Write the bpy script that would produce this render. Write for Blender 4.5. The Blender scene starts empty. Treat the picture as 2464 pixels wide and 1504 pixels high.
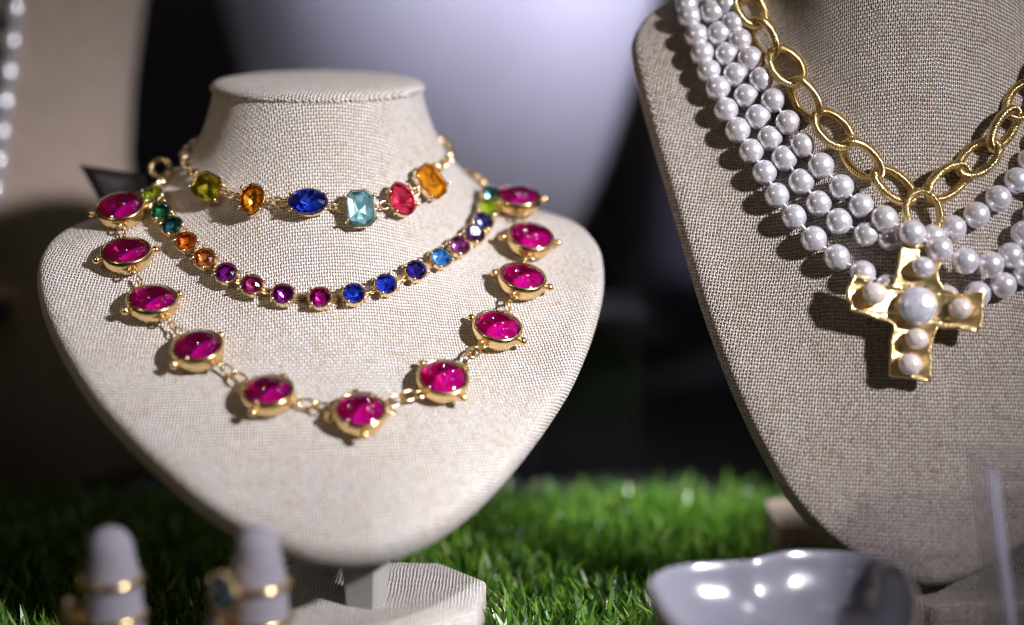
import bpy, math, random
import numpy as np
from mathutils import Vector, Matrix
from mathutils.bvhtree import BVHTree

random.seed(7); rng = np.random.default_rng(7)
SC = bpy.context.scene
COL = SC.collection
MM = 0.001                                     # everything below is measured in millimetres
R_ = math.radians

# ------------------------------------------------------------------ camera
PITCH, CAMZ, LENS, FOCUS = R_(10), 180.0, 55.0, 464.0
cam = bpy.data.cameras.new('camera'); camo = bpy.data.objects.new('camera', cam); COL.objects.link(camo)
camo.location = (0, 0, CAMZ*MM); camo.rotation_euler = (R_(90)-PITCH, 0, 0)
cam.lens = LENS; cam.sensor_width = 36; cam.clip_start = 0.01; cam.clip_end = 50
cam.dof.use_dof = True; cam.dof.focus_distance = FOCUS*MM; cam.dof.aperture_fstop = 2.6
SC.camera = camo
# ------------------------------------------------------------------ world, lamps, exposure
w = bpy.data.worlds.new('World'); SC.world = w; w.use_nodes = True
bg = w.node_tree.nodes['Background']; bg.inputs[0].default_value = (0.62, 0.50, 0.42, 1); bg.inputs[1].default_value = 0.03
def lamp(name, loc, target, power, size, col, spread=180):
    l = bpy.data.lights.new(name, 'AREA'); l.shape = 'DISK'; l.size = size*MM; l.energy = power; l.color = col
    l.spread = R_(spread)
    o = bpy.data.objects.new(name, l); COL.objects.link(o); o.location = Vector(loc)*MM
    o.rotation_euler = (Vector(target)-Vector(loc)).to_track_quat('-Z', 'Y').to_euler()
    return o
lamp('key_lamp', (570, -10, 480), (-8, 446, 114), 0.435, 56, (0.955, 0.94, 1.0), 28)
lamp('back_lamp', (-40, 665, 450), (-5, 815, 275), 0.26, 50, (0.83, 0.81, 1.0), 50)
lamp('warm_fill', (-420, -20, 460), (-75, 470, 150), 0.022, 100, (1.0, 0.82, 0.62), 30)  # unseen fill, added to lift the shaded left side of the neck
lamp('turf_lamp', (140, 640, 430), (48, 560, 0), 0.14, 20, (0.95, 0.97, 1.0), 20)
lamp('turf_lamp', (120, 180, 520), (8, 414, 5), 0.024, 16, (0.95, 0.97, 1.0), 13)
for lx, ly, lz in ((-175, 575, 620), (70, 520, 620), (150, 640, 560), (230, 420, 600), (30, 700, 520)):
    lamp('stall_lamp', (lx, ly, lz), (lx*.6, 440, 40), 0.04, 10, (0.92, 0.92, 1.0))
SC.view_settings.view_transform = 'Standard'; SC.view_settings.look = 'None'
SC.view_settings.exposure = 0; SC.view_settings.gamma = 1
SC.render.engine = 'CYCLES'
SC.cycles.use_denoising = True
SC.cycles.max_bounces = 10; SC.cycles.transparent_max_bounces = 16; SC.cycles.sample_clamp_indirect = 6
SC.cycles.blur_glossy = 0.3; SC.cycles.filter_width = 1.15

# ------------------------------------------------------------------ picture <-> place helpers
f_ = LENS/36*2464
CP = np.array([0, 0, CAMZ]); CF = np.array([0, math.cos(PITCH), -math.sin(PITCH)])
CU = np.array([0, math.sin(PITCH), math.cos(PITCH)]); CR = np.array([1.0, 0, 0])
def ray(x, y): return CF + (x-1232)/f_*CR + (752-y)/f_*CU
def at(x, y, d): return CP + d*ray(x, y)
def atz(x, y, z): r = ray(x, y); return CP + r*(z-CAMZ)/r[2]

# ------------------------------------------------------------------ object helpers
def prep(o, parent, ploc):
    COL.objects.link(o)
    if parent is not None:
        o.parent = parent
        if ploc is not None: o.matrix_parent_inverse = Matrix.Translation(Vector(ploc)*-MM)
def tag(o, label=None, cat=None, group=None, kind=None):
    if label: o['label'] = label
    if cat: o['category'] = cat
    if group: o['group'] = group
    if kind: o['kind'] = kind
    return o
def thing(name, loc, label, cat, group=None):
    o = bpy.data.objects.new(name, None); COL.objects.link(o); o.location = Vector(loc)*MM
    o.empty_display_size = 0.01
    return tag(o, label, cat, group)
def mesh(name, V, F, mats, smooth=True, uv=None, mi=None):
    V = np.asarray(V, float)
    me = bpy.data.meshes.new(name); me.from_pydata((V*MM).tolist(), [], [tuple(int(i) for i in f) for f in F])
    for m in (mats if isinstance(mats, (list, tuple)) else [mats]): me.materials.append(m)
    if smooth: me.polygons.foreach_set('use_smooth', [True]*len(me.polygons))
    if mi is not None: me.polygons.foreach_set('material_index', list(mi))
    if uv is not None:
        ul = me.uv_layers.new(name='UVMap')
        if isinstance(uv, str):
            for p in me.polygons:
                n = p.normal; k = max(range(3), key=lambda i: abs(n[i]))
                for li in p.loop_indices:
                    c = V[me.loops[li].vertex_index]
                    ul.data[li].uv = (c[1], c[2]) if k == 0 else ((c[0], c[2]) if k == 1 else (c[0], c[1]))
        else:
            vi = np.zeros(len(me.loops), int); me.loops.foreach_get('vertex_index', vi)
            ul.data.foreach_set('uv', np.asarray(uv, float)[vi].ravel())
    me.update(); return me
def put(name, me, parent=None, ploc=None, M=None):
    o = bpy.data.objects.new(name, me); prep(o, parent, ploc)
    if M is not None: o.matrix_basis = M
    return o
def mk(name, V, F, mats, parent=None, ploc=None, **k): return put(name, mesh(name, V, F, mats, **k), parent, ploc)
def frame(P, X, Z, s=1.0):
    Z = np.asarray(Z, float); Z = Z/np.linalg.norm(Z); X = np.asarray(X, float); X = X-Z*(X@Z); X = X/np.linalg.norm(X); Y = np.cross(Z, X)
    m = Matrix(((X[0]*s, Y[0]*s, Z[0]*s, P[0]*MM), (X[1]*s, Y[1]*s, Z[1]*s, P[1]*MM), (X[2]*s, Y[2]*s, Z[2]*s, P[2]*MM), (0, 0, 0, 1)))
    return m
def loft(rings, closed=True, cap0=False, cap1=False):
    V = [v for r in rings for v in r]; n = len(rings[0]); F = []
    for i in range(len(rings)-1):
        for j in range(n if closed else n-1):
            k = (j+1) % n
            F.append((i*n+j, i*n+k, (i+1)*n+k, (i+1)*n+j))
    if cap0: F.append(tuple(range(n-1, -1, -1)))
    if cap1: F.append(tuple((len(rings)-1)*n+j for j in range(n)))
    return V, F
def join(*parts):
    V = []; F = []
    for v, f in parts:
        o = len(V); V += list(v); F += [tuple(i+o for i in q) for q in f]
    return V, F
def tube(pts, r, n=8, closed=False, caps=True):
    pts = [np.asarray(p, float) for p in pts]; m = len(pts); rings = []
    prev = None
    for i in range(m):
        t = (pts[(i+1) % m]-pts[i-1]) if closed else (pts[min(i+1, m-1)]-pts[max(i-1, 0)])
        t = t/np.linalg.norm(t)
        a = prev if prev is not None else np.array([0, 0, 1.0] if abs(t[2]) < .9 else [1.0, 0, 0])
        a = a-t*(a@t); a /= np.linalg.norm(a); prev = a; b = np.cross(t, a)
        rr = r[i] if isinstance(r, (list, tuple, np.ndarray)) else r
        rings.append([pts[i]+rr*(math.cos(q)*a+math.sin(q)*b) for q in np.linspace(0, 2*math.pi, n, endpoint=False)])
    if closed: rings.append(rings[0])
    return loft(rings, True, caps and not closed, caps and not closed)
def sphere(r=1.0, nu=24, nv=14, c=(0, 0, 0), sc=(1, 1, 1)):
    rings = []
    for i in range(nv+1):
        p = math.pi*i/nv
        rings.append([np.array([c[0]+sc[0]*r*math.sin(p)*math.cos(q), c[1]+sc[1]*r*math.sin(p)*math.sin(q), c[2]-sc[2]*r*math.cos(p)]) for q in np.linspace(0, 2*math.pi, nu, endpoint=False)])
    V = [rings[0][0]]+[v for r_ in rings[1:-1] for v in r_]+[rings[-1][0]]
    F = []
    for j in range(nu): F.append((0, 1+(j+1) % nu, 1+j))
    for i in range(nv-2):
        for j in range(nu):
            a = 1+i*nu; F.append((a+j, a+(j+1) % nu, a+nu+(j+1) % nu, a+nu+j))
    a = 1+(nv-2)*nu; L = len(V)-1
    for j in range(nu): F.append((a+j, a+(j+1) % nu, L))
    return V, F
def box(c, s, bev=0.0):
    c = np.asarray(c, float); x, y, z = np.asarray(s, float)/2; b = min(bev, x*.9, y*.9, z*.9)
    def rr(xx, yy, zz): return [c+np.array(v) for v in ((-xx+b, -yy, zz), (xx-b, -yy, zz), (xx, -yy+b, zz), (xx, yy-b, zz), (xx-b, yy, zz), (-xx+b, yy, zz), (-xx, yy-b, zz), (-xx, -yy+b, zz))]
    if b <= 0:
        q = lambda zz: [c+np.array(v) for v in ((-x, -y, zz), (x, -y, zz), (x, y, zz), (-x, y, zz))]
        return loft([q(-z), q(z)], True, True, True)
    return loft([rr(x-b, y-b, -z), rr(x, y, -z+b), rr(x, y, z-b), rr(x-b, y-b, z)], True, True, True)

# ------------------------------------------------------------------ materials
class NB:
    def __init__(s, name):
        s.m = bpy.data.materials.new(name); s.m.use_nodes = True; s.t = s.m.node_tree; s.t.nodes.clear()
        s.out = s.t.nodes.new('ShaderNodeOutputMaterial')
    def n(s, typ, **k):
        nd = s.t.nodes.new(typ)
        for a, v in k.items(): setattr(nd, a, v)
        return nd
    def l(s, a, b): s.t.links.new(a, b)
    def m2(s, op, a, b=None, c=None, clamp=False):
        nd = s.n('ShaderNodeMath', operation=op, use_clamp=clamp)
        for i, v in enumerate((a, b, c)):
            if v is None: continue
            if isinstance(v, (int, float)): nd.inputs[i].default_value = v
            else: s.l(v, nd.inputs[i])
        return nd.outputs[0]
    def mix(s, fac, a, b):
        nd = s.n('ShaderNodeMix', data_type='RGBA')
        for k, v in ((0, fac), (6, a), (7, b)):
            if isinstance(v, (int, float)): nd.inputs[k].default_value = v
            elif isinstance(v, tuple): nd.inputs[k].default_value = (*v[:3], 1)
            else: s.l(v, nd.inputs[k])
        return nd.outputs[2]
    def noise(s, vec, scale, detail=2):
        nd = s.n('ShaderNodeTexNoise'); nd.inputs['Scale'].default_value = scale; nd.inputs['Detail'].default_value = detail
        if vec is not None: s.l(vec, nd.inputs['Vector'])
        return nd.outputs[0]
    def pbr(s, **k):
        p = s.n('ShaderNodeBsdfPrincipled')
        for a, v in k.items():
            i = p.inputs[a.replace('_', ' ')]
            if isinstance(v, (int, float)): i.default_value = v
            elif isinstance(v, tuple): i.default_value = (*v[:3], 1)
            else: s.l(v, i)
        s.l(p.outputs[0], s.out.inputs[0]); return p

def fabric(name, pale, tan, backing_shade, pitch=0.95, tanamt=0.5, bump=1.0):
    b = NB(name)
    uv = b.n('ShaderNodeUVMap'); 
    nz = b.n('ShaderNodeTexNoise'); nz.inputs['Scale'].default_value = 0.11; nz.inputs['Detail'].default_value = 3; b.l(uv.outputs[0], nz.inputs['Vector'])
    off = b.n('ShaderNodeVectorMath', operation='MULTIPLY_ADD'); b.l(nz.outputs[1], off.inputs[0]); off.inputs[1].default_value = (1.5, 1.5, 0); b.l(uv.outputs[0], off.inputs[2])
    sp = b.n('ShaderNodeSeparateXYZ'); b.l(off.outputs[0], sp.inputs[0])
    A = b.m2('DIVIDE', sp.outputs[0], pitch); B = b.m2('DIVIDE', sp.outputs[1], pitch*1.04)
    ia = b.m2('FLOOR', A); ib = b.m2('FLOOR', B)
    fa = b.m2('SUBTRACT', b.m2('SUBTRACT', A, ia), 0.5); fb = b.m2('SUBTRACT', b.m2('SUBTRACT', B, ib), 0.5)
    par = b.m2('FLOORED_MODULO', b.m2('ADD', ia, ib), 2.0); s_ = b.m2('MULTIPLY_ADD', par, 2.0, -1.0)
    def prof(q, wdt):
        t = b.m2('DIVIDE', q, wdt); return b.m2('MAXIMUM', b.m2('SUBTRACT', 1.0, b.m2('MULTIPLY', t, t)), 0.0)
    def rnd(i, seed):
        wn = b.n('ShaderNodeTexWhiteNoise', noise_dimensions='2D'); cb = b.n('ShaderNodeCombineXYZ'); b.l(i, cb.inputs[0]); cb.inputs[1].default_value = seed
        b.l(cb.outputs[0], wn.inputs['Vector']); return wn.outputs[0]
    rA, rB = rnd(ia, 3.0), rnd(ib, 11.0)
    pa = prof(fa, b.m2('MULTIPLY_ADD', rA, 0.09, 0.315)); pb = prof(fb, b.m2('MULTIPLY_ADD', rB, 0.09, 0.315))
    ca = b.m2('COSINE', b.m2('MULTIPLY', fa, math.pi)); cb_ = b.m2('COSINE', b.m2('MULTIPLY', fb, math.pi))
    hw = b.m2('MULTIPLY', pa, b.m2('MULTIPLY_ADD', b.m2('MULTIPLY', s_, cb_), 0.4, 0.6))
    hf = b.m2('MULTIPLY', pb, b.m2('MULTIPLY_ADD', b.m2('MULTIPLY', s_, ca), -0.4, 0.6))
    h = b.m2('MAXIMUM', hw, hf); isw = b.m2('GREATER_THAN', hw, hf)
    # slubs: colour drifts along each thread
    def slub(kx, ky, seed):
        mp = b.n('ShaderNodeCombineXYZ'); b.l(b.m2('MULTIPLY', ia if kx else A, 1.7 if kx else 0.38), mp.inputs[0]); b.l(b.m2('MULTIPLY', ib if ky else B, 1.7 if ky else 0.38), mp.inputs[1]); mp.inputs[2].default_value = seed
        return b.noise(mp.outputs[0], 1.0, 2)
    sl = b.n('ShaderNodeMix', data_type='FLOAT'); b.l(isw, sl.inputs[0]); b.l(slub(0, 1, 5.0), sl.inputs[2]); b.l(slub(1, 0, 9.0), sl.inputs[3])
    rr = b.n('ShaderNodeMix', data_type='FLOAT'); b.l(isw, rr.inputs[0]); b.l(rB, rr.inputs[2]); b.l(rA, rr.inputs[3])
    f = b.m2('MULTIPLY', b.m2('POWER', b.m2('MULTIPLY_ADD', sl.outputs[0], 1.5, b.m2('MULTIPLY_ADD', rr.outputs[0], 0.3, -0.50), clamp=True), 1.6), tanamt*2, clamp=True)
    big = b.noise(uv.outputs[0], 0.035, 3)
    f = b.m2('ADD', f, b.m2('MULTIPLY_ADD', big, 0.4, -0.19), clamp=True)
    col = b.mix(f, pale, tan)
    gap = b.n('ShaderNodeMapRange', interpolation_type='SMOOTHSTEP'); b.l(h, gap.inputs[0]); gap.inputs[1].default_value = 0.04; gap.inputs[2].default_value = 0.30
    col = b.mix(gap.outputs[0], backing_shade, col)  # brown backing in the thread gaps, darkened to paint in their shade
    bp = b.n('ShaderNodeBump'); bp.inputs['Strength'].default_value = bump; bp.inputs['Distance'].default_value = 0.0006; b.l(h, bp.inputs['Height'])
    p = b.pbr(Base_Color=col, Roughness=0.85, Sheen_Weight=0.15, Specular_IOR_Level=0.25); b.l(bp.outputs[0], p.inputs['Normal'])
    return b.m
LINEN = fabric('linen_pale', (0.73, 0.70, 0.685), (0.50, 0.395, 0.28), (0.085, 0.055, 0.03), 1.0, 0.75)
LINEN2 = fabric('linen_brown', (0.54, 0.485, 0.445), (0.29, 0.205, 0.13), (0.02, 0.014, 0.009), 1.02, 0.75)
VELVET = fabric('lilac_velvet', (0.32, 0.295, 0.345), (0.23, 0.21, 0.25), (0.10, 0.09, 0.105), 0.9, 0.4, 0.4)
LINEN3 = fabric('linen_tan', (0.52, 0.42, 0.34), (0.32, 0.23, 0.165), (0.14, 0.09, 0.06), 1.5, 0.6)
WHITE = fabric('linen_white', (0.60, 0.60, 0.70), (0.54, 0.52, 0.60), (0.42, 0.40, 0.46), 0.7, 0.4, 0.4)

def gold(name, col, rough, bumps=0.0, scale=900):
    b = NB(name); tc = b.n('ShaderNodeTexCoord')
    n1 = b.noise(tc.outputs['Object'], scale, 3)
    r = b.m2('MULTIPLY_ADD', n1, 0.16, rough-0.08)
    p = b.pbr(Base_Color=col, Metallic=1.0, Roughness=r)
    if bumps:
        bp = b.n('ShaderNodeBump'); bp.inputs['Strength'].default_value = bumps; bp.inputs['Distance'].default_value = 0.0006
        b.l(b.noise(tc.outputs['Object'], 420, 4), bp.inputs['Height']); b.l(bp.outputs[0], p.inputs['Normal'])
    return b.m
GOLD = gold('gold_polished', (0.95, 0.70, 0.34), 0.22)
GOLDP = gold('gold_pale', (0.95, 0.74, 0.46), 0.25)
GOLDH = gold('gold_hammered', (0.82, 0.62, 0.30), 0.36, 0.8)
def gold_milled():
    b = NB('gold_milled'); uv = b.n('ShaderNodeUVMap'); sp = b.n('ShaderNodeSeparateXYZ'); b.l(uv.outputs[0], sp.inputs[0])
    a = b.m2('MULTIPLY_ADD', sp.outputs[0], 1.0, b.m2('MULTIPLY', sp.outputs[1], 1.0))
    wv = b.m2('SINE', b.m2('MULTIPLY', a, 2*math.pi)); 
    bp = b.n('ShaderNodeBump'); bp.inputs['Strength'].default_value = 0.8; bp.inputs['Distance'].default_value = 0.00016; b.l(wv, bp.inputs['Height'])
    p = b.pbr(Base_Color=(0.90, 0.67, 0.30), Metallic=1.0, Roughness=0.2); b.l(bp.outputs[0], p.inputs['Normal'])
    return b.m
GOLDM = gold_milled()
def pearl(name, col, met=0.5, bmp=0.12, bsc=1.3):
    b = NB(name); tc = b.n('ShaderNodeTexCoord')
    n1 = b.noise(tc.outputs['Object'], 160, 3)
    oi = b.n('ShaderNodeObjectInfo'); col2 = b.mix(b.m2('MULTIPLY', oi.outputs['Random'], 0.55), col, (col[0]*.94, col[1]*.86, col[2]*.78))
    c = b.mix(b.m2('MULTIPLY', n1, 0.30), col2, tuple(x*.78 for x in col))
    bp = b.n('ShaderNodeBump'); bp.inputs['Strength'].default_value = bmp; bp.inputs['Distance'].default_value = 0.0008; b.l(b.noise(tc.outputs['Object'], bsc, 2), bp.inputs['Height'])
    p = b.pbr(Base_Color=c, Metallic=met, Roughness=0.27, Coat_Weight=1.0, Coat_Roughness=0.07, Sheen_Weight=0.3, Sheen_Tint=(0.9, 0.88, 1.0)); b.l(bp.outputs[0], p.inputs['Normal'])
    return b.m
PEARL = pearl('pearl_white', (0.86, 0.84, 0.90), 0.62)
PEARLC = pearl('pearl_cream', (0.86, 0.75, 0.69), 0.35, .5, 500)
PEARLB = pearl('pearl_blue_white', (0.72, 0.72, 0.82), 0.45, .45, 420)

def gem_mats(name, c1, c2, sp=1.0, centre=None):
    """crown: clear faceted glass, tinted; pavilion: coloured foil behind it"""
    b = NB(name+'_crown')
    fr = b.n('ShaderNodeFresnel'); fr.inputs[0].default_value = 1.65
    tr = b.n('ShaderNodeBsdfTransparent'); tint = tuple(0.72+0.28*(x/max(c1)) for x in c1); tr.inputs[0].default_value = (*tint, 1)
    gl = b.n('ShaderNodeBsdfGlossy'); gl.inputs['Roughness'].default_value = 0.06
    mx = b.n('ShaderNodeMixShader'); b.l(b.m2('MULTIPLY_ADD', fr.outputs[0], 1.1, 0.02, clamp=True), mx.inputs[0]); b.l(tr.outputs[0], mx.inputs[1]); b.l(gl.outputs[0], mx.inputs[2]); b.l(mx.outputs[0], b.out.inputs[0])
    crown = b.m
    b = NB(name+'_foil'); tc = b.n('ShaderNodeTexCoord'); ge = b.n('ShaderNodeNewGeometry')
    # colour differs from facet to facet; lighter facets paint in sparkle
    wn = b.n('ShaderNodeTexWhiteNoise'); sn = b.n('ShaderNodeVectorMath', operation='SNAP'); b.l(ge.outputs['True Normal'], sn.inputs[0]); sn.inputs[1].default_value = (0.13,)*3
    b.l(sn.outputs[0], wn.inputs['Vector'])
    col = b.mix(b.m2('POWER', wn.outputs[0], 1.6), tuple(x*.8 for x in c1), c2)
    b.pbr(Base_Color=col, Metallic=0.6*sp, Roughness=0.17, Specular_IOR_Level=0.8)
    return [crown, b.m]
G = dict(
    pink=gem_mats('fuchsia', (1.0, 0.006, 0.36), (0.85, 0.0, 1.0)),
    peridot=gem_mats('peridot', (0.34, 0.33, 0.012), (0.88, 0.80, 0.12)),
    amber=gem_mats('amber', (0.50, 0.20, 0.004), (1.0, 0.66, 0.06)),
    orange=gem_mats('orange', (0.72, 0.22, 0.01), (0.95, 0.45, 0.03)),
    blue=gem_mats('sapphire', (0.006, 0.025, 0.36), (0.10, 0.24, 0.95)),
    aqua=gem_mats('aqua', (0.24, 0.50, 0.54), (0.95, 0.98, 1.0)),
    rose=gem_mats('rose_red', (0.55, 0.010, 0.08), (0.85, 0.16, 0.34)),
    green=gem_mats('deep_green', (0.012, 0.10, 0.06), (0.06, 0.32, 0.20)),
    teal=gem_mats('deep_teal', (0.012, 0.08, 0.09), (0.10, 0.28, 0.30)),
    lime=gem_mats('lime', (0.38, 0.48, 0.02), (0.70, 0.80, 0.12)),
    topaz=gem_mats('topaz', (0.60, 0.24, 0.03), (0.85, 0.50, 0.16)),
    violet=gem_mats('violet', (0.22, 0.01, 0.24), (0.50, 0.04, 0.55)),
    mauve=gem_mats('mauve', (0.36, 0.03, 0.16), (0.62, 0.18, 0.45)),
    magenta=gem_mats('magenta', (0.45, 0.01, 0.26), (0.60, 0.04, 0.45)),
    indigo=gem_mats('indigo', (0.04, 0.03, 0.22), (0.14, 0.10, 0.45)),
    sky=gem_mats('sky_blue', (0.08, 0.32, 0.70), (0.35, 0.70, 0.92)),
    plum=gem_mats('plum', (0.03, 0.012, 0.04), (0.12, 0.05, 0.14)),
    grape=gem_mats('grape', (0.20, 0.04, 0.18), (0.40, 0.15, 0.38)),
    slate=gem_mats('slate', (0.06, 0.06, 0.16), (0.25, 0.24, 0.42)),
    smoke=gem_mats('smoke', (0.02, 0.015, 0.04), (0.45, 0.40, 0.55)),
    paleblue=gem_mats('pale_blue', (0.35, 0.60, 0.85), (0.7, 0.85, 1.0)),
    clear=gem_mats('clear', (0.6, 0.6, 0.65), (0.8, 0.8, 0.85)),
)
def plain(name, col, rough=0.6, **k):
    b = NB(name); tc = b.n('ShaderNodeTexCoord'); nz = b.noise(tc.outputs['Object'], k.pop('scale', 60), 4)
    c = b.mix(b.m2('MULTIPLY', nz, 0.6), col, tuple(x*.55 for x in col)); b.pbr(Base_Color=c, Roughness=rough, **k); return b.m
DARKCLOTH = plain('dark_cloth', (0.20, 0.19, 0.26), 0.9, scale=6)
TABLE = plain('dark_table', (0.012, 0.011, 0.012), 0.7, scale=8)
TURFBACK = plain('turf_backing', (0.012, 0.022, 0.010), 0.9)
BLACKCARD = plain('black_card', (0.012, 0.012, 0.013), 0.45)
GREYCARD = plain('grey_card', (0.07, 0.065, 0.07), 0.5)
BROWNBOX = plain('brown_box', (0.06, 0.035, 0.028), 0.8)
GREYPOST = plain('grey_post', (0.30, 0.26, 0.30), 0.7)
STRING = plain('white_thread', (0.75, 0.72, 0.75), 0.7)
POSTM = plain('silver_grey_vinyl', (0.34, 0.33, 0.31), 0.38, scale=40)
def glaze():
    b = NB('lilac_glaze'); tc = b.n('ShaderNodeTexCoord'); n1 = b.noise(tc.outputs['Object'], 45, 4)
    c = b.mix(n1, (0.22, 0.215, 0.26), (0.14, 0.135, 0.17))
    bp = b.n('ShaderNodeBump'); bp.inputs['Strength'].default_value = 0.35; bp.inputs['Distance'].default_value = 0.002; b.l(b.noise(tc.outputs['Object'], 60, 2), bp.inputs['Height'])
    p = b.pbr(Base_Color=c, Roughness=0.24, Coat_Weight=0.8, Coat_Roughness=0.11); b.l(bp.outputs[0], p.inputs['Normal']); return b.m
GLAZE = glaze(); CLAY = plain('bare_clay', (0.26, 0.19, 0.17), 0.7)
def acrylic():
    b = NB('clear_acrylic'); fr = b.n('ShaderNodeFresnel'); fr.inputs[0].default_value = 1.49
    tr = b.n('ShaderNodeBsdfTransparent'); tr.inputs[0].default_value = (0.93, 0.93, 0.95, 1)
    gl = b.n('ShaderNodeBsdfGlossy'); gl.inputs['Roughness'].default_value = 0.3
    mx = b.n('ShaderNodeMixShader'); ge = b.n('ShaderNodeNewGeometry'); b.l(b.m2('MULTIPLY', fr.outputs[0], b.m2('SUBTRACT', 1.0, ge.outputs['Backfacing'])), mx.inputs[0]); b.l(tr.outputs[0], mx.inputs[1]); b.l(gl.outputs[0], mx.inputs[2]); b.l(mx.outputs[0], b.out.inputs[0]); return b.m
ACRYL = acrylic()
def acrylic_edge():
    b = NB('sawn_acrylic_edge'); tr = b.n('ShaderNodeBsdfTransparent'); tr.inputs[0].default_value = (0.85, 0.85, 0.9, 1)
    p = b.n('ShaderNodeBsdfDiffuse'); p.inputs[0].default_value = (0.62, 0.60, 0.72, 1)
    mx = b.n('ShaderNodeMixShader'); mx.inputs[0].default_value = 0.38; b.l(tr.outputs[0], mx.inputs[1]); b.l(p.outputs[0], mx.inputs[2]); b.l(mx.outputs[0], b.out.inputs[0]); return b.m
ACEDGE = acrylic_edge()
def grass_mat():
    b = NB('turf_blade'); at_ = b.n('ShaderNodeVertexColor', layer_name='tint')
    p = b.pbr(Base_Color=at_.outputs[0], Roughness=0.32, Specular_IOR_Level=0.6)
    tl = b.n('ShaderNodeBsdfTranslucent'); b.l(at_.outputs[0], tl.inputs[0]); mx = b.n('ShaderNodeMixShader'); mx.inputs[0].default_value = 0.25
    b.l(p.outputs[0], mx.inputs[1]); b.l(tl.outputs[0], mx.inputs[2]); b.l(mx.outputs[0], b.out.inputs[0]); return b.m
BLADE = grass_mat()

# ------------------------------------------------------------------ the setting
o = mk('table', *box((0, 700, -12), (2400, 1500, 20)), TABLE, smooth=False); tag(o, kind='structure')
V, F = loft([[np.array([x, 1180+18*math.sin(x*.021)+9*math.sin(x*.053+1), z]) for x in np.linspace(-900, 900, 121)] for z in (-2, 250, 500, 1000)], False)
o = mk('backdrop', V, F, DARKCLOTH); tag(o, kind='structure')
GY0, GY1 = 330.0, 572.0
o = mk('turf_mat', *box((20, (GY0+GY1)/2, -0.5), (640, GY1-GY0, 2.6)), TURFBACK, smooth=False); tag(o, kind='structure')

# ------------------------------------------------------------------ bust maker
def catmull(P, n):
    P = np.asarray(P, float); out = []
    Q = np.vstack([2*P[0]-P[1], P, 2*P[-1]-P[-2]])
    for i in range(len(P)-1):
        a, b, c, d = Q[i], Q[i+1], Q[i+2], Q[i+3]
        for t in np.linspace(0, 1, n, endpoint=False):
            out.append(.5*((2*b)+(-a+c)*t+(2*a-5*b+4*c-d)*t*t+(-a+3*b-3*c+d)*t**3))
    out.append(P[-1]); return np.array(out)
def resample(C, ts):
    L = np.r_[0, np.cumsum(np.linalg.norm(np.diff(C, axis=0), axis=1))]; L /= L[-1]
    return np.stack([np.interp(ts, L, C[:, k]) for k in range(3)], 1)
def relax_uv(G, it=500):
    """lay the cloth out flat: springs over the grid keep the thread spacing even"""
    nt, nk, _ = G.shape
    top = np.linalg.norm(np.diff(G[0], axis=0), axis=1).sum(); rim = np.linalg.norm(np.diff(G[-1], axis=0), axis=1).sum()
    Lr = np.linalg.norm(np.diff(G, axis=0), axis=2); L = np.vstack([np.zeros(nk), np.cumsum(Lr, 0)])
    ang = max(1.0, (rim-top)/L[-1].mean())*0.9; r0 = top/ang
    th = np.linspace(-ang/2, ang/2, nk)[None, :]
    P = np.stack([np.sin(th)*(r0+L), -np.cos(th)*(r0+L)], 2)
    prs = [((slice(None), slice(0, -1)), (slice(None), slice(1, None))), ((slice(0, -1), slice(None)), (slice(1, None), slice(None))),
           ((slice(0, -1), slice(0, -1)), (slice(1, None), slice(1, None))), ((slice(0, -1), slice(1, None)), (slice(1, None), slice(0, -1)))]
    rest = [np.linalg.norm(G[a]-G[b], axis=2) for a, b in prs]
    for _ in range(it):
        D = np.zeros_like(P)
        for (a, b), r in zip(prs, rest):
            v = P[b]-P[a]; l = np.linalg.norm(v, axis=2)+1e-9; c = (v*((l-r)/l)[..., None])*0.11
            D[a] += c; D[b] -= c
        P += D
    c = P[:, nk//2]; v = c[-1]-c[0]; t = math.atan2(v[0], -v[1]); cs, sn = math.cos(-t), math.sin(-t)
    P = P-c[0]; return np.stack([P[..., 0]*cs-P[..., 1]*sn, P[..., 0]*sn+P[..., 1]*cs], 2)
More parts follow.
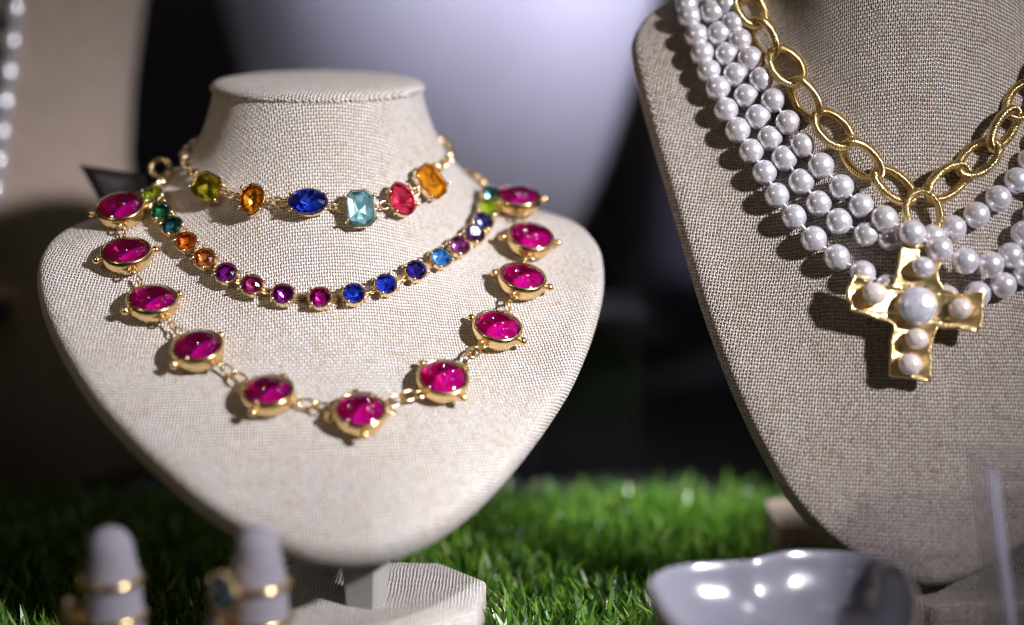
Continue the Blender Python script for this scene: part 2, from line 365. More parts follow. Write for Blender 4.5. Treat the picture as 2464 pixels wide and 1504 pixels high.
class Bust:
    def __init__(s, O, yaw, rim, neck, ztop, mat, tilt=5, k0=.42, k1=.40, thick=11, nk=129, nt=36, name='body', uv=True, flare=0.0):
        y = R_(yaw); s.O = np.asarray(O, float); s.fb = np.array([math.sin(y), -math.cos(y), 0]); s.ra = np.array([math.cos(y), math.sin(y), 0]); s.up = np.array([0, 0, 1.0])
        half = catmull(rim, 12); i90 = int(np.argmax(half[:, 0]))
        h = (nk-1)//2; q = h//2
        A = resample(half[:i90+1], np.linspace(0, 1, q+1)); B = resample(half[i90:], np.linspace(0, 1, h-q+1))
        one = np.vstack([A, B[1:]]); P1 = np.vstack([one[::-1]*np.array([-1, 1, 1]), one[1:]])     # theta -180..180, front in the middle
        th = np.linspace(-math.pi, math.pi, nk); a, b = neck; ct = math.tan(R_(tilt))
        P0 = np.stack([a*np.sin(th), b*np.cos(th), ztop-ct*b*np.cos(th)], 1)
        s.P0l = P0; G = []
        cz = P1[:, 2].mean(); Cn = np.array([0, 0.0, 0.0])
        for t in np.linspace(0, 1, nt):
            D = np.linalg.norm(P1-P0, axis=1)[:, None]
            out = P1.copy(); out[:, 2] = 0; out /= np.linalg.norm(out, axis=1)[:, None]+1e-9
            c0 = P0+(np.array([0, 0, -1.0])+flare*out)*D*k0
            inn = np.stack([P1[:, 0]*0.72, P1[:, 1]*0.72, P1[:, 2]+ (P1[:, 1]*0.28)*s.slope(rim)], 1)-P1
            inn /= np.linalg.norm(inn, axis=1)[:, None]+1e-9
            c1 = P1+inn*D*k1
            G.append((1-t)**3*P0+3*(1-t)**2*t*c0+3*(1-t)*t*t*c1+t**3*P1)
        G = np.array(G); s.Gl = G
        # rounded rim and back
        tip, sh = np.array(rim[0], float), half[i90]; pl = np.array([0, tip[1]-sh[1], tip[2]-sh[2]]); pl /= np.linalg.norm(pl)
        back = np.array([0, pl[2], -pl[1]]);  back = back if back[1] < 0 else -back
        cen = np.array([0, P1[:, 1].mean(), P1[:, 2].mean()]); out = P1-cen; out -= np.outer(out@back, back); out /= np.linalg.norm(out, axis=1)[:, None]+1e-9
        R = thick/2; extra = []
        for an in (25, 50, 80, 110, 140, 165): extra.append(P1+out*R*.55*math.sin(R_(an))+back*R*(1-math.cos(R_(an))))
        last = extra[-1]
        for sc in (.8, .45, .1): extra.append(cen+back*thick+(last-cen-back*thick)*sc)
        G2 = np.vstack([G, np.array(extra)])
        if uv:
            U = relax_uv(G2[:nt+4]); tail = [U[-1]+np.array([0, 0.0])+(U[-1]-U[-2])*k for k in range(1, len(G2)-nt-3)]; U = np.vstack([U, np.array(tail)])
        else: U = G2[..., [0, 2]]
        W = s.w(G2.reshape(-1, 3)); s.V = W; n = nk; s.F = []
        for i in range(len(G2)-1):
            for j in range(n-1): s.F.append((i*n+j, (i+1)*n+j, (i+1)*n+j+1, i*n+j+1))
        s.uv = U.reshape(-1, 2); s.mat = mat; s.nk, s.nt = nk, nt
        s.bvh = BVHTree.FromPolygons([Vector(v) for v in W], s.F)
        s.ztop, s.neck, s.tilt = ztop, neck, tilt
    @staticmethod
    def slope(rim):
        t = np.array(rim[0]); m = max(rim, key=lambda r: r[0]); return (m[2]-t[2])/max(1, (t[1]-m[1]))*1.0
    def w(s, L): L = np.atleast_2d(L); return s.O+L[:, :1]*s.ra+L[:, 1:2]*s.fb+L[:, 2:3]*s.up
    def hit(s, x, y):
        r = ray(x, y); h = s.bvh.ray_cast(Vector(CP), Vector(r).normalized())
        if h[0] is None: return None
        n = np.array(h[1]); 
        if n@r > 0: n = -n
        return np.array(h[0]), n/np.linalg.norm(n)
    def smooth_hit(s, x, y, e=14):
        hs = [s.hit(x+dx, y+dy) for dx, dy in ((0, 0), (e, 0), (-e, 0), (0, e), (0, -e))]
        if hs[0] is None: return None
        n = sum(h[1] for h in hs if h is not None); return hs[0][0], n/np.linalg.norm(n)
    def surf(s, t, th):
        """point on the cloth: t 0 neck..1 rim, th degrees round from the front"""
        i = t*(s.nt-1); j = (th+180)/360*(s.nk-1); i0 = min(int(i), s.nt-2); j0 = min(int(j), s.nk-2); a, b = i-i0, j-j0; G = s.Gl
        p = (1-a)*((1-b)*G[i0, j0]+b*G[i0, j0+1])+a*((1-b)*G[i0+1, j0]+b*G[i0+1, j0+1])
        n = np.cross(G[i0+1, j0]-G[i0, j0], G[i0, j0+1]-G[i0, j0]); n /= np.linalg.norm(n)
        if n@(p-np.array([0, 0, p[2]])) < 0: n = -n
        pw = s.w(p)[0]; nw = n[0]*s.ra+n[1]*s.fb+n[2]*s.up; return pw, nw
    def locate(s, P):
        G = s.w(s.Gl.reshape(-1, 3)); k = int(np.argmin(((G-P)**2).sum(1))); return (k//s.nk)/(s.nt-1), (k % s.nk)/(s.nk-1)*360-180
    def build(s, parent, ploc, cap=True, capmat=None):
        mk('body', s.V, s.F, s.mat, parent, ploc, uv=s.uv)
        if cap:
            a, b = s.neck; ct = math.tan(R_(s.tilt)); rings = []
            for q, dz in ((.9, -1.2), (1.0, -.5), (1.03, .3), (1.035, 1.0), (1.015, 2.1), (.97, 2.9), (.85, 3.6), (.55, 4.5), (.25, 4.9), (.02, 5.0)):
                rings.append([s.w(np.array([a*q*math.sin(t), b*q*math.cos(t), s.ztop-ct*b*q*math.cos(t)+dz]))[0] for t in np.linspace(0, 2*math.pi, 72, endpoint=False)])
            V, F = loft(rings); L = [v-s.O for v in V]
            ang = R_(24); uvs = [(l[0]*math.cos(ang)-l[1]*math.sin(ang), l[0]*math.sin(ang)+l[1]*math.cos(ang)+l[2]*1.1) for l in L]
            mk('neck_cap', V, F, capmat or s.mat, parent, ploc, uv=uvs)

RIM_M = [(0, 119.5, 50), (11, 118.3, 50.8), (25, 112.5, 54.8), (39, 103, 62), (51.5, 91, 70.8), (61, 80.5, 78.5), (68, 72, 85.5), (76.5, 58.5, 96.5), (82, 46, 107), (83, 34, 116), (77, 18, 122), (60, -6, 124), (34, -24, 120), (0, -31, 117)]
RIM_R = [(0, 93, 25.6), (12, 91.3, 28.5), (28, 86.5, 37.5), (40, 79.5, 50.5), (52, 68.5, 72), (62, 55.5, 97), (71.5, 40.5, 127), (78.5, 29.5, 148.5), (83.5, 21.5, 165), (86, 13, 179), (78, 0, 190), (60, -18, 194), (34, -30, 190), (0, -36, 186)]
RIM_R0 = RIM_R; RIM_R = [(r[0]*.955, r[1]*.955, r[2]*.955+8.1) for r in RIM_R0]

def base_plate(parent, ploc, c, wx, wy, h, mat, yaw=0, cut=14):
    cs, sn = math.cos(R_(yaw)), math.sin(R_(yaw)); rings = []
    def ring(off, z):
        x, y = wx/2-off, wy/2-off; k = cut
        pts = [(-x+k, -y), (x-k, -y), (x, -y+k), (x, y-k), (x-k, y), (-x+k, y), (-x, y-k), (-x, -y+k)]
        out = []
        for i in range(8):
            p, q = np.array(pts[i]), np.array(pts[(i+1) % 8])
            for t in (0, .06, .5, .94): out.append(p*(1-t)+q*t)
        return [np.array([c[0]+p[0]*cs-p[1]*sn, c[1]+p[0]*sn+p[1]*cs, c[2]+z]) for p in out]
    rings = [ring(0, 0), ring(0, h-1.6), ring(.5, h-.5), ring(1.6, h), ring(5, h+.1)]
    V, F = loft(rings, True, True, True)
    return mk('base', V, F, mat, parent, ploc, uv='box')

# ---- main bust
MO = at(766, 203, 505); MO[2] = 0
t = thing('necklace_bust', (MO[0], MO[1]-70, 0), 'pale linen neck bust tilted back on short post, wearing three colourful gem necklaces', 'jewellery bust'); tl = (MO[0], MO[1]-70, 0)
MB = Bust(MO, 10, RIM_M, (33.4, 30.0), 163.0, LINEN, tilt=5, k0=.36, k1=.42, flare=.24)
MB.build(t, tl)
pc = at(880, 1466, 442)
base_plate(t, tl, (-45.5, 434, 0.8), 74, 56, 20.2, LINEN, -4, 15)
def post(parent, ploc, p0, p1, w0, w1, d0, d1, rot, mat):
    cs, sn = math.cos(R_(rot)), math.sin(R_(rot))
    def ring(p, w_, d_): return [np.array(p)+np.array([x*cs-y*sn, x*sn+y*cs, 0]) for x, y in ((-w_, -d_+1), (-w_+1, -d_), (w_-1, -d_), (w_, -d_+1), (w_, d_-1), (w_-1, d_), (-w_+1, d_), (-w_, d_-1))]
    V, F = loft([ring(p0, w0, d0), ring(np.array(p0)*.5+np.array(p1)*.5, (w0+w1)/2, (d0+d1)/2), ring(p1, w1, d1)], True, True, True)
    return mk('post', V, F, mat, parent, ploc, smooth=False, uv='box')
post(t, tl, (-41.5, 424, 20.8), (-42.5, 437, 78), 5.0, 9.0, 4.0, 7.5, -22, POSTM)

# ---- right bust
RO = np.array([123.2, 504.0, 0]); tl2 = (118, 440, 0)
t2 = thing('necklace_bust', tl2, 'tall upright brown linen bust wearing pearl strands and gold chain with cross', 'jewellery bust')
RB = Bust(RO, -5, RIM_R, (40.0, 36.0), 262.0, LINEN2, tilt=4, k0=.46, k1=.40)
RB.build(t2, tl2)
base_plate(t2, tl2, (146, 446, 0.8), 96, 54, 23, LINEN2, 7, 16)
post(t2, tl2, (122, 450, 23.6), (122, 462, 66), 7, 9, 5, 6, 0, POSTM)

# ---- white bust behind
WO = np.array([at(1065, 300, 830)[0], 850.0, 2.0]); tl3 = (WO[0], 850, 0)
t3 = thing('necklace_bust', tl3, 'large white bust with bare chest standing behind the tilted linen bust', 'jewellery bust')
WB = Bust(WO, 0, [(1.38*r[0], 1.0*r[1], 1.3*r[2]) for r in RIM_R0], (52, 46), 340, WHITE, uv=False, thick=16); WB.build(t3, tl3)
base_plate(t3, tl3, (WO[0], 812, -2), 84, 100, 22, WHITE, 0, 20)
post(t3, tl3, (WO[0], 812, 20), (WO[0], 812, 90), 12, 14, 8, 10, 0, WHITE)

# ---- left torso bust
tl4 = (-232, 650, 0)
t4 = thing('torso_bust', tl4, 'tall waisted tan linen torso bust, shadowed below, behind the tilted bust', 'jewellery bust')
rings = []
for z, hw, dp in ((0, 84, 44), (15, 88, 46), (40, 91, 47), (80, 86, 44), (105, 79, 42), (129, 77, 41), (160, 80, 43), (194, 86, 46), (230, 94, 48), (262, 98, 46), (280, 84, 40), (292, 50, 34), (310, 34, 30), (350, 33, 30), (352, 25, 22)):
    rings.append([np.array([-238+hw*math.copysign(abs(math.sin(q))**.85, math.sin(q)), 655-dp*math.copysign(abs(math.cos(q))**.9, math.cos(q)), z]) for q in np.linspace(-math.pi, math.pi, 65)])
V, F = loft(rings, False); uvs = []
for r in rings:
    L = np.r_[0, np.cumsum(np.linalg.norm(np.diff(np.array(r), axis=0), axis=1))]; uvs += [(l-L[-1]/2, r[0][2]) for l in L]
mk('body', V, F, LINEN3, t4, tl4, uv=uvs)
LBV = BVHTree.FromPolygons([Vector(v) for v in V], F)

# ------------------------------------------------------------------ jewellery pieces
def oval_link(a, b, r, n=28, m=10, uv=True):
    rings = []; uvs = []
    for i in range(n+1):
        q = 2*math.pi*i/n; c = np.array([a*math.cos(q), b*math.sin(q), 0]); tg = np.array([-a*math.sin(q), b*math.cos(q), 0]); tg /= np.linalg.norm(tg); nn = np.array([tg[1], -tg[0], 0])
        rings.append([c+r*(math.cos(k)*nn+math.sin(k)*np.array([0, 0, 1])) for k in np.linspace(0, 2*math.pi, m+1)])
        uvs += [(i/n*52, k/m*5) for k in range(m+1)]
    V, F = loft(rings, False); return V, F, uvs
V, F, u_ = oval_link(1.55, 1.25, 0.36, 16, 7); JUMP = mesh('jump_ring', V, F, GOLDP, uv=u_)
V, F, u_ = oval_link(6.9, 4.3, 1.38, 40, 14); CHAIN = mesh('chain_link', V, F, GOLDM, uv=u_)
V, F, u_ = oval_link(1.75, 1.35, 0.55, 16, 8); ROLO = mesh('chain_link', V, F, GOLDP, uv=u_)
V, F, u_ = oval_link(2.6, 1.5, 0.42, 20, 8); JUMP2 = mesh('jump_ring', V, F, GOLD, uv=u_)
PEARLM = mesh('pearl', *sphere(1.0, 28, 16), PEARL)
PEARLCM = mesh('pearl', *sphere(1.0, 28, 16), PEARLC)

def outline(kind, wv, hv, n=16):
    if kind == 'oct':
        c = .24*min(wv, hv); x, y = wv/2, hv/2; return np.array([(x-c, -y), (x, -y+c), (x, y-c), (x-c, y), (-x+c, y), (-x, y-c), (-x, -y+c), (-x+c, -y)])
    th = np.linspace(0, 2*math.pi, n, endpoint=False)+math.pi/n
    if kind == 'pear':
        x = np.cos(th)*wv/2*np.where(np.sin(th) > 0, (1-np.clip(np.sin(th), 0, 1)**2.2*.28), 1); y = np.sin(th)*hv/2
        y = np.where(np.sin(th) > 0, y*1.12, y*.92); x = np.where(np.sin(th) > .97, x*.5, x); return np.stack([x, y], 1)
    return np.stack([np.cos(th)*wv/2, np.sin(th)*hv/2], 1)
def gem_mesh(O2, hc, dp, table, mats, step=False, seed=0):
    rg = np.random.default_rng(seed); n = len(O2); V = []; F = []; mi = []
    def add(pts): i = len(V); V.extend([np.array(p, float) for p in pts]); return list(range(i, i+len(pts)))
    g = add([(x, y, 0) for x, y in O2])
    if step:
        m = add([(x*.84, y*.84, hc*.62) for x, y in O2]); tb = add([(x*table, y*table, hc) for x, y in O2])
        for i in range(n):
            j = (i+1) % n; F += [(g[i], g[j], m[j], m[i]), (m[i], m[j], tb[j], tb[i])]; mi += [0, 0]
    else:
        mid = (O2+np.roll(O2, -1, 0))/2
        m = add([(x*.86, y*.86, hc*.55) for x, y in mid]); tb = add([(x*table, y*table, hc) for x, y in O2])
        for i in range(n):
            j = (i+1) % n; F += [(g[i], g[j], m[i]), (m[i], g[j], m[j]), (m[i], tb[j], tb[i]), (m[i], m[j], tb[j])]; mi += [0]*4
    F.append(tuple(tb)); mi.append(0)
    # pavilion, seen through the crown
    g2 = add([(x*.985, y*.985, -.05) for x, y in O2])
    rings = [(0.74, -.34), (0.44, -.70)]; prev = g2; o = O2
    for k, (sc, z) in enumerate(rings):
        o = (o+np.roll(o, -1, 0))/2 if not step else o
        r = add([(x*sc*(1+rg.uniform(-.06, .06)), y*sc*(1+rg.uniform(-.06, .06)), z*dp*(1+rg.uniform(-.12, .12))) for x, y in o])
        for i in range(n):
            j = (i+1) % n; F += [(prev[i], r[i], prev[j]), (prev[j], r[i], r[j])]; mi += [1, 1]
        prev = r
    c = add([(0, 0, -dp)])[0]
    for i in range(n): F.append((prev[i], c, prev[(i+1) % n])); mi.append(1)
    return V, F, mi
def cup(O2, h, off=.35, floor=.8, z0=0.0, rim=.25):
    O2 = np.asarray(O2); L = np.linalg.norm(O2, axis=1)[:, None]; U2 = O2/L
    rings = []
    for o_, sc, z in ((off*.3, floor, z0), (off, 1, h*.45), (off, 1, h), (off*.55, 1, h+rim), (-.25, 1, h+rim*.8), (-.4, 1, h-.3)):
        rings.append([np.array([*(p*sc+u*o_), z]) for p, u in zip(O2, U2)])
    V, F = loft(rings, True, True, False); return V, F
PRONG = None
def prong_mesh():
    V, F = tube([(0.35, 0, -1.9), (0.5, 0, -.6), (0.42, 0, .45), (0.0, 0, .85), (-.55, 0, .78)], [.36, .40, .44, .44, .30], 7)
    return mesh('prong', V, F, GOLDP)
PRONG = prong_mesh()

def seat(nk, ploc, name, P, X, Z, cupme, gemme, h, prongs, label=None):
    s = put(name, cupme, nk, ploc, frame(P, X, Z))
    g = put('gem', gemme, s, None, Matrix.Translation((0, 0, h*MM)))
    if label: s['label'] = label
    for (x, y, a) in prongs:
        put('prong', PRONG, s, None, Matrix.Translation((x*MM, y*MM, h*MM)) @ Matrix.Rotation(a, 4, 'Z'))
    return s
def tangent(pts, i): return pts[min(i+1, len(pts)-1)]-pts[max(i-1, 0)]

def chain_path(nk, ploc, pts, me, pitch, name='chain_link', s=1.0, lift=None):
    pts = np.array(pts); L = np.r_[0, np.cumsum(np.linalg.norm(np.diff(pts, axis=0), axis=1))]; n = max(1, int(round(L[-1]/pitch)))
    q = np.stack([np.interp((np.arange(n)+.5)*L[-1]/n, L, pts[:, k]) for k in range(3)], 1)
    for i in range(n):
        tg = tangent(q, i) if n > 1 else pts[-1]-pts[0]
        up = np.array([0, -.3, 1.0]) if i % 2 else np.cross(tg, np.array([0, -.3, 1.0]))
        if np.linalg.norm(np.cross(tg, up)) < 1e-6: up = np.array([1.0, 0, 0])
        put(name, me, nk, ploc, frame(q[i], tg, up+0.15*rng.normal(size=3), s))
def back_path(B, ta, tha, tb, thb, off, n=26):
    """round the back of the neck from one side to the other"""
    out = []
    for k in range(n+1):
        f = k/n; th = tha+(thb+360-tha)*f if thb < tha else tha+(thb-tha)*f
        th = (th+180) % 360-180; tt = ta+(tb-ta)*f; tt = tt-(tt-.25)*math.sin(math.pi*f)*.35
        p, n_ = B.surf(max(.05, tt), th); out.append(p+n_*off)
    return out

# ---- choker
tlc = tuple(MB.hit(745, 500)[0])
ck = thing('gem_choker', tlc, 'gold choker of six large mixed gems round the neck of the tilted bust', 'necklace')
CH = [('oct', 9.8, 9.2, 512, 460, 24, 'peridot', 'square cut olive green stone', 1), ('pear', 8.2, 10.4, 617, 487, 176, 'amber', 'dark amber pear stone', 0), ('oval', 12.2, 8.6, 743, 495, 0, 'blue', 'oval deep blue stone', 0),
      ('oct', 9.0, 11.8, 862, 511, -2, 'aqua', 'tall rectangular pale aqua stone', 1), ('pear', 8.8, 11.2, 957, 492, 14, 'rose', 'red pear stone', 0), ('oct', 8.4, 11.6, 1021, 447, -27, 'amber', 'long golden amber stone', 1)]
cpos = []
for i, (kd, wv, hv, x, y, rot, gm, lab, st) in enumerate(CH):
    P, n_ = MB.smooth_hit(x, y, 20); view = -ray(x, y); view /= np.linalg.norm(view)
    n_ = n_+view*(.6 if i == 0 else .35); n_ /= np.linalg.norm(n_)
    X = np.cross(np.array([0, 0, 1.0]), n_); X /= np.linalg.norm(X); Y = np.cross(n_, X); a = R_(-rot) if kd != 'pear' else R_(rot)
    X2 = X*math.cos(a)+Y*math.sin(a)
    O2 = outline(kd, wv, hv, 16); gme = mesh('gem', *gem_mesh(O2, 1.9, 3.6, .56 if st else .5, G[gm], bool(st), i)[:2], G[gm], smooth=False, mi=gem_mesh(O2, 1.9, 3.6, .56, G[gm], bool(st), i)[2])
    h = 4.2; cme = mesh('setting', *cup(O2*.94, h, .12, .66, 0, .05), GOLDP, smooth=False)
    pr = []
    for q in (40, 140, 220, 320):
        qx, qy = math.cos(R_(q)), math.sin(R_(q)); k = min(range(len(O2)), key=lambda j: -(O2[j]@np.array([qx*hv, qy*wv]))/np.linalg.norm((qx*hv, qy*wv)))
        pr.append((O2[k][0]*1.0, O2[k][1]*1.0, math.atan2(O2[k][1], O2[k][0])))
    seat(ck, tlc, 'stone_setting', P+n_*.5, X2, n_, cme, gme, h, pr, lab); cpos.append((P+n_*2.6, n_, X, wv if kd != 'pear' else wv))
for i in range(5):
    a, na, Xa, wa = cpos[i]; b, nb_, Xb, wb = cpos[i+1]; d = b-a; L = np.linalg.norm(d); d /= L
    s0 = wa*.47; s1 = L-wb*.47; m = max(2, int(round((s1-s0)/2.3)))
    for k in range(m):
        P = a+d*(s0+(s1-s0)*(k+.5)/m); n_ = na+nb_
        put('jump_ring', JUMP, ck, tlc, frame(P, d, n_ if k % 2 else np.cross(d, n_)+.4*n_))
def side_pts(B, px, off):
    out = []
    for x, y in px:
        h = B.hit(x, y)
        if h is not None: out.append(h[0]+h[1]*off)
    return out
Lp = side_pts(MB, [(484, 434), (466, 416), (448, 398), (436, 386)], 1.8); Rp = side_pts(MB, [(1044, 412), (1062, 396), (1080, 380), (1092, 370)], 1.8)
ta, tha = MB.locate(Lp[-1]); tb, thb = MB.locate(Rp[-1])
chain_path(ck, tlc, Lp, ROLO, 2.9); chain_path(ck, tlc, Rp, ROLO, 2.9)
chain_path(ck, tlc, back_path(MB, tb, thb, ta, tha, 1.8)[1:], ROLO, 2.9)

# ---- row of round crystals
tlr = tuple(MB.hit(770, 723)[0])
rw = thing('crystal_necklace', tlr, 'necklace of small round crystals in many colours, between choker and fuchsia necklace', 'necklace')
RW = [(366, 447, 'smoke'), (374, 482, 'lime'), (393, 520, 'green'), (420, 553, 'teal'), (455, 591, 'orange'), (499, 630, 'topaz'), (550, 665, 'violet'), (610, 693, 'mauve'), (683, 715, 'violet'), (770, 723, 'magenta'), (849, 714, 'blue'), (924, 691, 'blue'), (994, 658, 'indigo'), (1053, 628, 'sky'), (1098, 600, 'grape'), (1134, 573, 'plum'), (1157, 543, 'slate'), (1170, 511, 'lime'), (1176, 480, 'teal'), (1174, 450, 'green')]
rp = []; rn = []; rc = []
for x, y, c in RW:
    h = MB.smooth_hit(x, y+4, 16)
    if h is None: continue
    rp.append(h[0]); rn.append(h[1]); rc.append(c)
RO2 = outline('round', 7.0, 7.0, 12); rcup = mesh('setting', *cup(RO2*.93, 3.2, .35, .62), GOLDP, smooth=False); gems = {}
for i in range(len(rp)):
    c = rc[i]
    if c not in gems:
        V, F, mi = gem_mesh(RO2, 1.7, 2.4, .52, G[c], False, 40+i); gems[c] = mesh('gem', V, F, G[c], smooth=False, mi=mi)
    view = CP-rp[i]; view /= np.linalg.norm(view); n_ = rn[i]+view*.25; n_ /= np.linalg.norm(n_)
    pr = [(3.45*math.cos(R_(q)), 3.45*math.sin(R_(q)), R_(q)) for q in (45, 135, 225, 315)]
    seat(rw, tlr, 'stone_setting', rp[i]+n_*.3, tangent(rp, i), n_, rcup, gems[c], 3.2, pr)
BAR = mesh('link_bar', *join(box((0, 0, 0), (1, 2.6, .7), .2), box((0, 0, .5), (1, .9, .5), .1)), GOLDP, smooth=False)
for i in range(len(rp)-1):
    a, b = rp[i]+rn[i]*1.2, rp[i+1]+rn[i+1]*1.2; L = np.linalg.norm(b-a)-5.6
    if L < .6: continue
    m = frame((a+b)/2, b-a, rn[i]+rn[i+1]) @ Matrix.Diagonal((max(L, 1.0), 1, 1, 1)); put('link_bar', BAR, rw, tlr, m)
ta, tha = MB.locate(rp[0]); tb, thb = MB.locate(rp[-1])
chain_path(rw, tlr, back_path(MB, tb, thb, ta, tha, 1.8)[1:], ROLO, 2.9)

# ---- fuchsia necklace
tlp = tuple(MB.hit(866, 990)[0])
pk = thing('fuchsia_necklace', tlp, 'long gold necklace of big round fuchsia stones in beaded bezels, lowest on tilted bust', 'necklace')
PK = [(295, 520), (307, 630), (368, 745), (480, 858), (648, 966), (866, 1010), (1062, 930), (1191, 808), (1251, 690), (1271, 592), (1243, 497)]
pp = []; pn = []
for x, y in PK:
    h = MB.smooth_hit(x, y+8, 26); v = CP-h[0]; v /= np.linalg.norm(v); k = .2 if y < 540 else .0; n_ = h[1]+k*v+np.array([0, 0, .5]); pp.append(h[0]); pn.append(n_/np.linalg.norm(n_))
PO = outline('round', 13.8, 13.8, 20)
def dome_gem(sd):
    V, F, mi = gem_mesh(PO, 2.0, 2.6, .46, G['pink'], False, sd); me = mesh('gem', V, F, G['pink'], smooth=False, mi=mi); me.polygons.foreach_set('use_smooth', [m == 0 for m in mi]); return me
pgem = [dome_gem(sd) for sd in (5, 17, 29, 31)]; pcup = mesh('bezel', *cup(outline('round', 13.8, 13.8, 40), 4.6, .62, .9, 0, .35), GOLD)
BEAD = mesh('bead', *join(sphere(1.3, 14, 9, (1.3, 0, 0)), tube([(-.9, 0, 0), (.4, 0, 0)], .7, 8)), GOLD)
LOOP = mesh('loop', *tube([(-.3+1.35*(1-math.cos(q)), 1.2*math.sin(q), 0) for q in np.linspace(0, 2*math.pi, 14, endpoint=False)], .42, 7, True), GOLD)
PR = 7.4
for i in range(len(pp)):
    tg = tangent(pp, i); n_ = pn[i]+rng.normal(size=3)*.05; n_ /= np.linalg.norm(n_)
    s = put('bezel', pcup, pk, tlp, frame(pp[i]+n_*.6, tg, n_)); put('gem', pgem[i % 4], s, None, Matrix.Translation((0, 0, 4.6*MM)) @ Matrix.Rotation(.4*i, 4, 'Z'))
    for a in (90, -90): put('bead', BEAD, s, None, Matrix.Rotation(R_(a), 4, 'Z') @ Matrix.Translation((PR*MM, 0, 3.0*MM)))
    for a in (0, 180): put('loop', LOOP, s, None, Matrix.Rotation(R_(a), 4, 'Z') @ Matrix.Translation((PR*MM, 0, 2.6*MM)))
for i in range(len(pp)-1):
    a, b = pp[i]+pn[i]*3.4, pp[i+1]+pn[i+1]*3.4; d = b-a; L = np.linalg.norm(d); d /= L
    s0, s1 = PR+1.6, L-PR-1.6; gap = s1-s0; m = 1 if gap < 4.6 else 2 if gap < 9 else 3
    for k in range(m):
        P = a+d*(s0+gap*(k+.5)/m); n_ = pn[i]+pn[i+1]; n_ /= np.linalg.norm(n_); side = np.cross(d, n_)
        put('jump_ring', JUMP2, pk, tlp, frame(P-n_*.5, d, side+.35*n_ if k % 2 == 0 else n_+.3*side, max(.7, min(1.15, gap/m/4.2))))
ta, tha = MB.locate(pp[0]+np.array([0, 8, 6])); tb, thb = MB.locate(pp[-1]+np.array([0, 8, 6]))
chain_path(pk, tlp, back_path(MB, tb, thb, ta, tha, 1.8)[1:], ROLO, 3.4, s=1.25)

# ---- pearl strands on the right bust
ST = dict(
 outer=([(1640, -30), (1650, 14), (1664, 57), (1678, 98), (1691, 140), (1706, 182), (1729, 223), (1749, 275), (1777, 323), (1810, 373), (1843, 423), (1873, 478), (1914, 529), (1960, 582), (2015, 625), (2075, 663), (2136, 692), (2200, 712), (2270, 722), (2343, 713), (2404, 692), (2458, 664), (2505, 630)], 'outermost strand of white pearls running under the gold cross pendant', 3.4),
 middle=([(1694, -38), (1703, 2), (1718, 42), (1733, 92), (1751, 141), (1773, 190), (1799, 240), (1828, 290), (1857, 340), (1893, 388), (1933, 443), (1973, 495), (2021, 538), (2085, 568), (2140, 578), (2190, 585), (2238, 575), (2286, 554), (2340, 522), (2390, 483), (2434, 440), (2464, 392), (2490, 345)], 'middle strand of white pearls passing behind the gold ring of the chain', 3.2),
 inner=([(1738, -20), (1752, 24), (1768, 68), (1785, 108), (1811, 152), (1839, 200), (1868, 250), (1904, 302), (1939, 356), (1981, 405), (2028, 455), (2073, 500), (2126, 534), (2186, 573), (2243, 611), (2301, 641), (2362, 648), (2418, 622), (2452, 570), (2480, 525)], 'innermost strand of white pearls lying over the gold ring and the cross top', 3.4))
def flip(v, pt=True):
    u = v-RB.O if pt else v; a, b = u@RB.ra, u@RB.fb
    return (RB.O if pt else 0)-a*RB.ra+b*RB.fb+u[2]*RB.up
SP = {}
for key, (px, lab, lift) in ST.items():
    P = SP[key] = []
    for k, (x, y) in enumerate(px):
        h = RB.smooth_hit(x, y, 20)
        if h is None: continue
        l = lift
        if key == 'inner' and x > 2095: l = 3.4+min(5.5, (x-2095)*.06)*(1 if x < 2330 else max(0, (2430-x)/100))
        if key == 'outer' and 2100 < x < 2330: l = 3.4
        P.append(h[0]+h[1]*l)
for key, (px, lab, lift) in ST.items():
    P = list(SP[key]); S_ = SP[{'outer': 'outer', 'middle': 'inner', 'inner': 'middle'}[key]]      # the two inner strands cross at the ring
    top = P[-1][2]+5.5; P += [flip(p) for p in S_[:len(S_)//2][::-1] if p[2] > top]        # up the far side of the neck
    Q = [P[0]]
    for p in P[1:]:
        g = np.linalg.norm(p-Q[-1])
        if g < 6.0 and p[0] > RB.O[0]: continue
        k = int(round(g/7.5))
        if g > 11: Q += [Q[-1]*(1-j/k)+p*(j/k) for j in range(1, k)]
        Q.append(p)
    P = Q
    lc = tuple(P[len(P)//2]); nk = thing('pearl_strand', lc, lab, 'pearl necklace', 'pearl strands on the upright bust')
    for p in P:
        put('pearl', PEARLM, nk, lc, Matrix.Translation(Vector(p)*MM) @ Matrix.Rotation(random.uniform(0, 6), 4, 'Z') @ Matrix.Diagonal((*(MM*1000*3.85*random.uniform(.97, 1.03),)*3, 1)))
    mk('thread', *tube(P, .45, 6), STRING, nk, lc)

# ---- gold chain and cross
CL = [(1778, -30), (1812, 28), (1846, 100), (1902, 165), (1946, 243), (2010, 315), (2076, 389), (2150, 450)]; CRr = [(2272, 442), (2345, 384), (2401, 314), (2447, 246), (2490, 178), (2530, 110)]
h0 = RB.smooth_hit(2213, 518, 20); lc = tuple(h0[0]); gc = thing('chain_necklace', lc, 'chunky textured gold oval link chain with hammered pearl cross on upright bust', 'necklace')
LH = []
def put_links(px, extra=lambda H: []):
    H = [RB.smooth_hit(x, y, 20) for x, y in px]; H = [h for h in H if h is not None]; H += extra(H); pts = [h[0]+h[1]*3.0 for h in H]
    for i, (p, (q, n_)) in enumerate(zip(pts, H)):
        tg = tangent(pts, i); side = np.cross(n_, tg); side /= np.linalg.norm(side)
        a = R_(36 if i % 2 else -32); Z = n_*math.cos(a)+side*math.sin(a)
        put('link', CHAIN, gc, lc, frame(p, tg, Z))
put_links(CL, lambda H: LH.extend(H) or [])
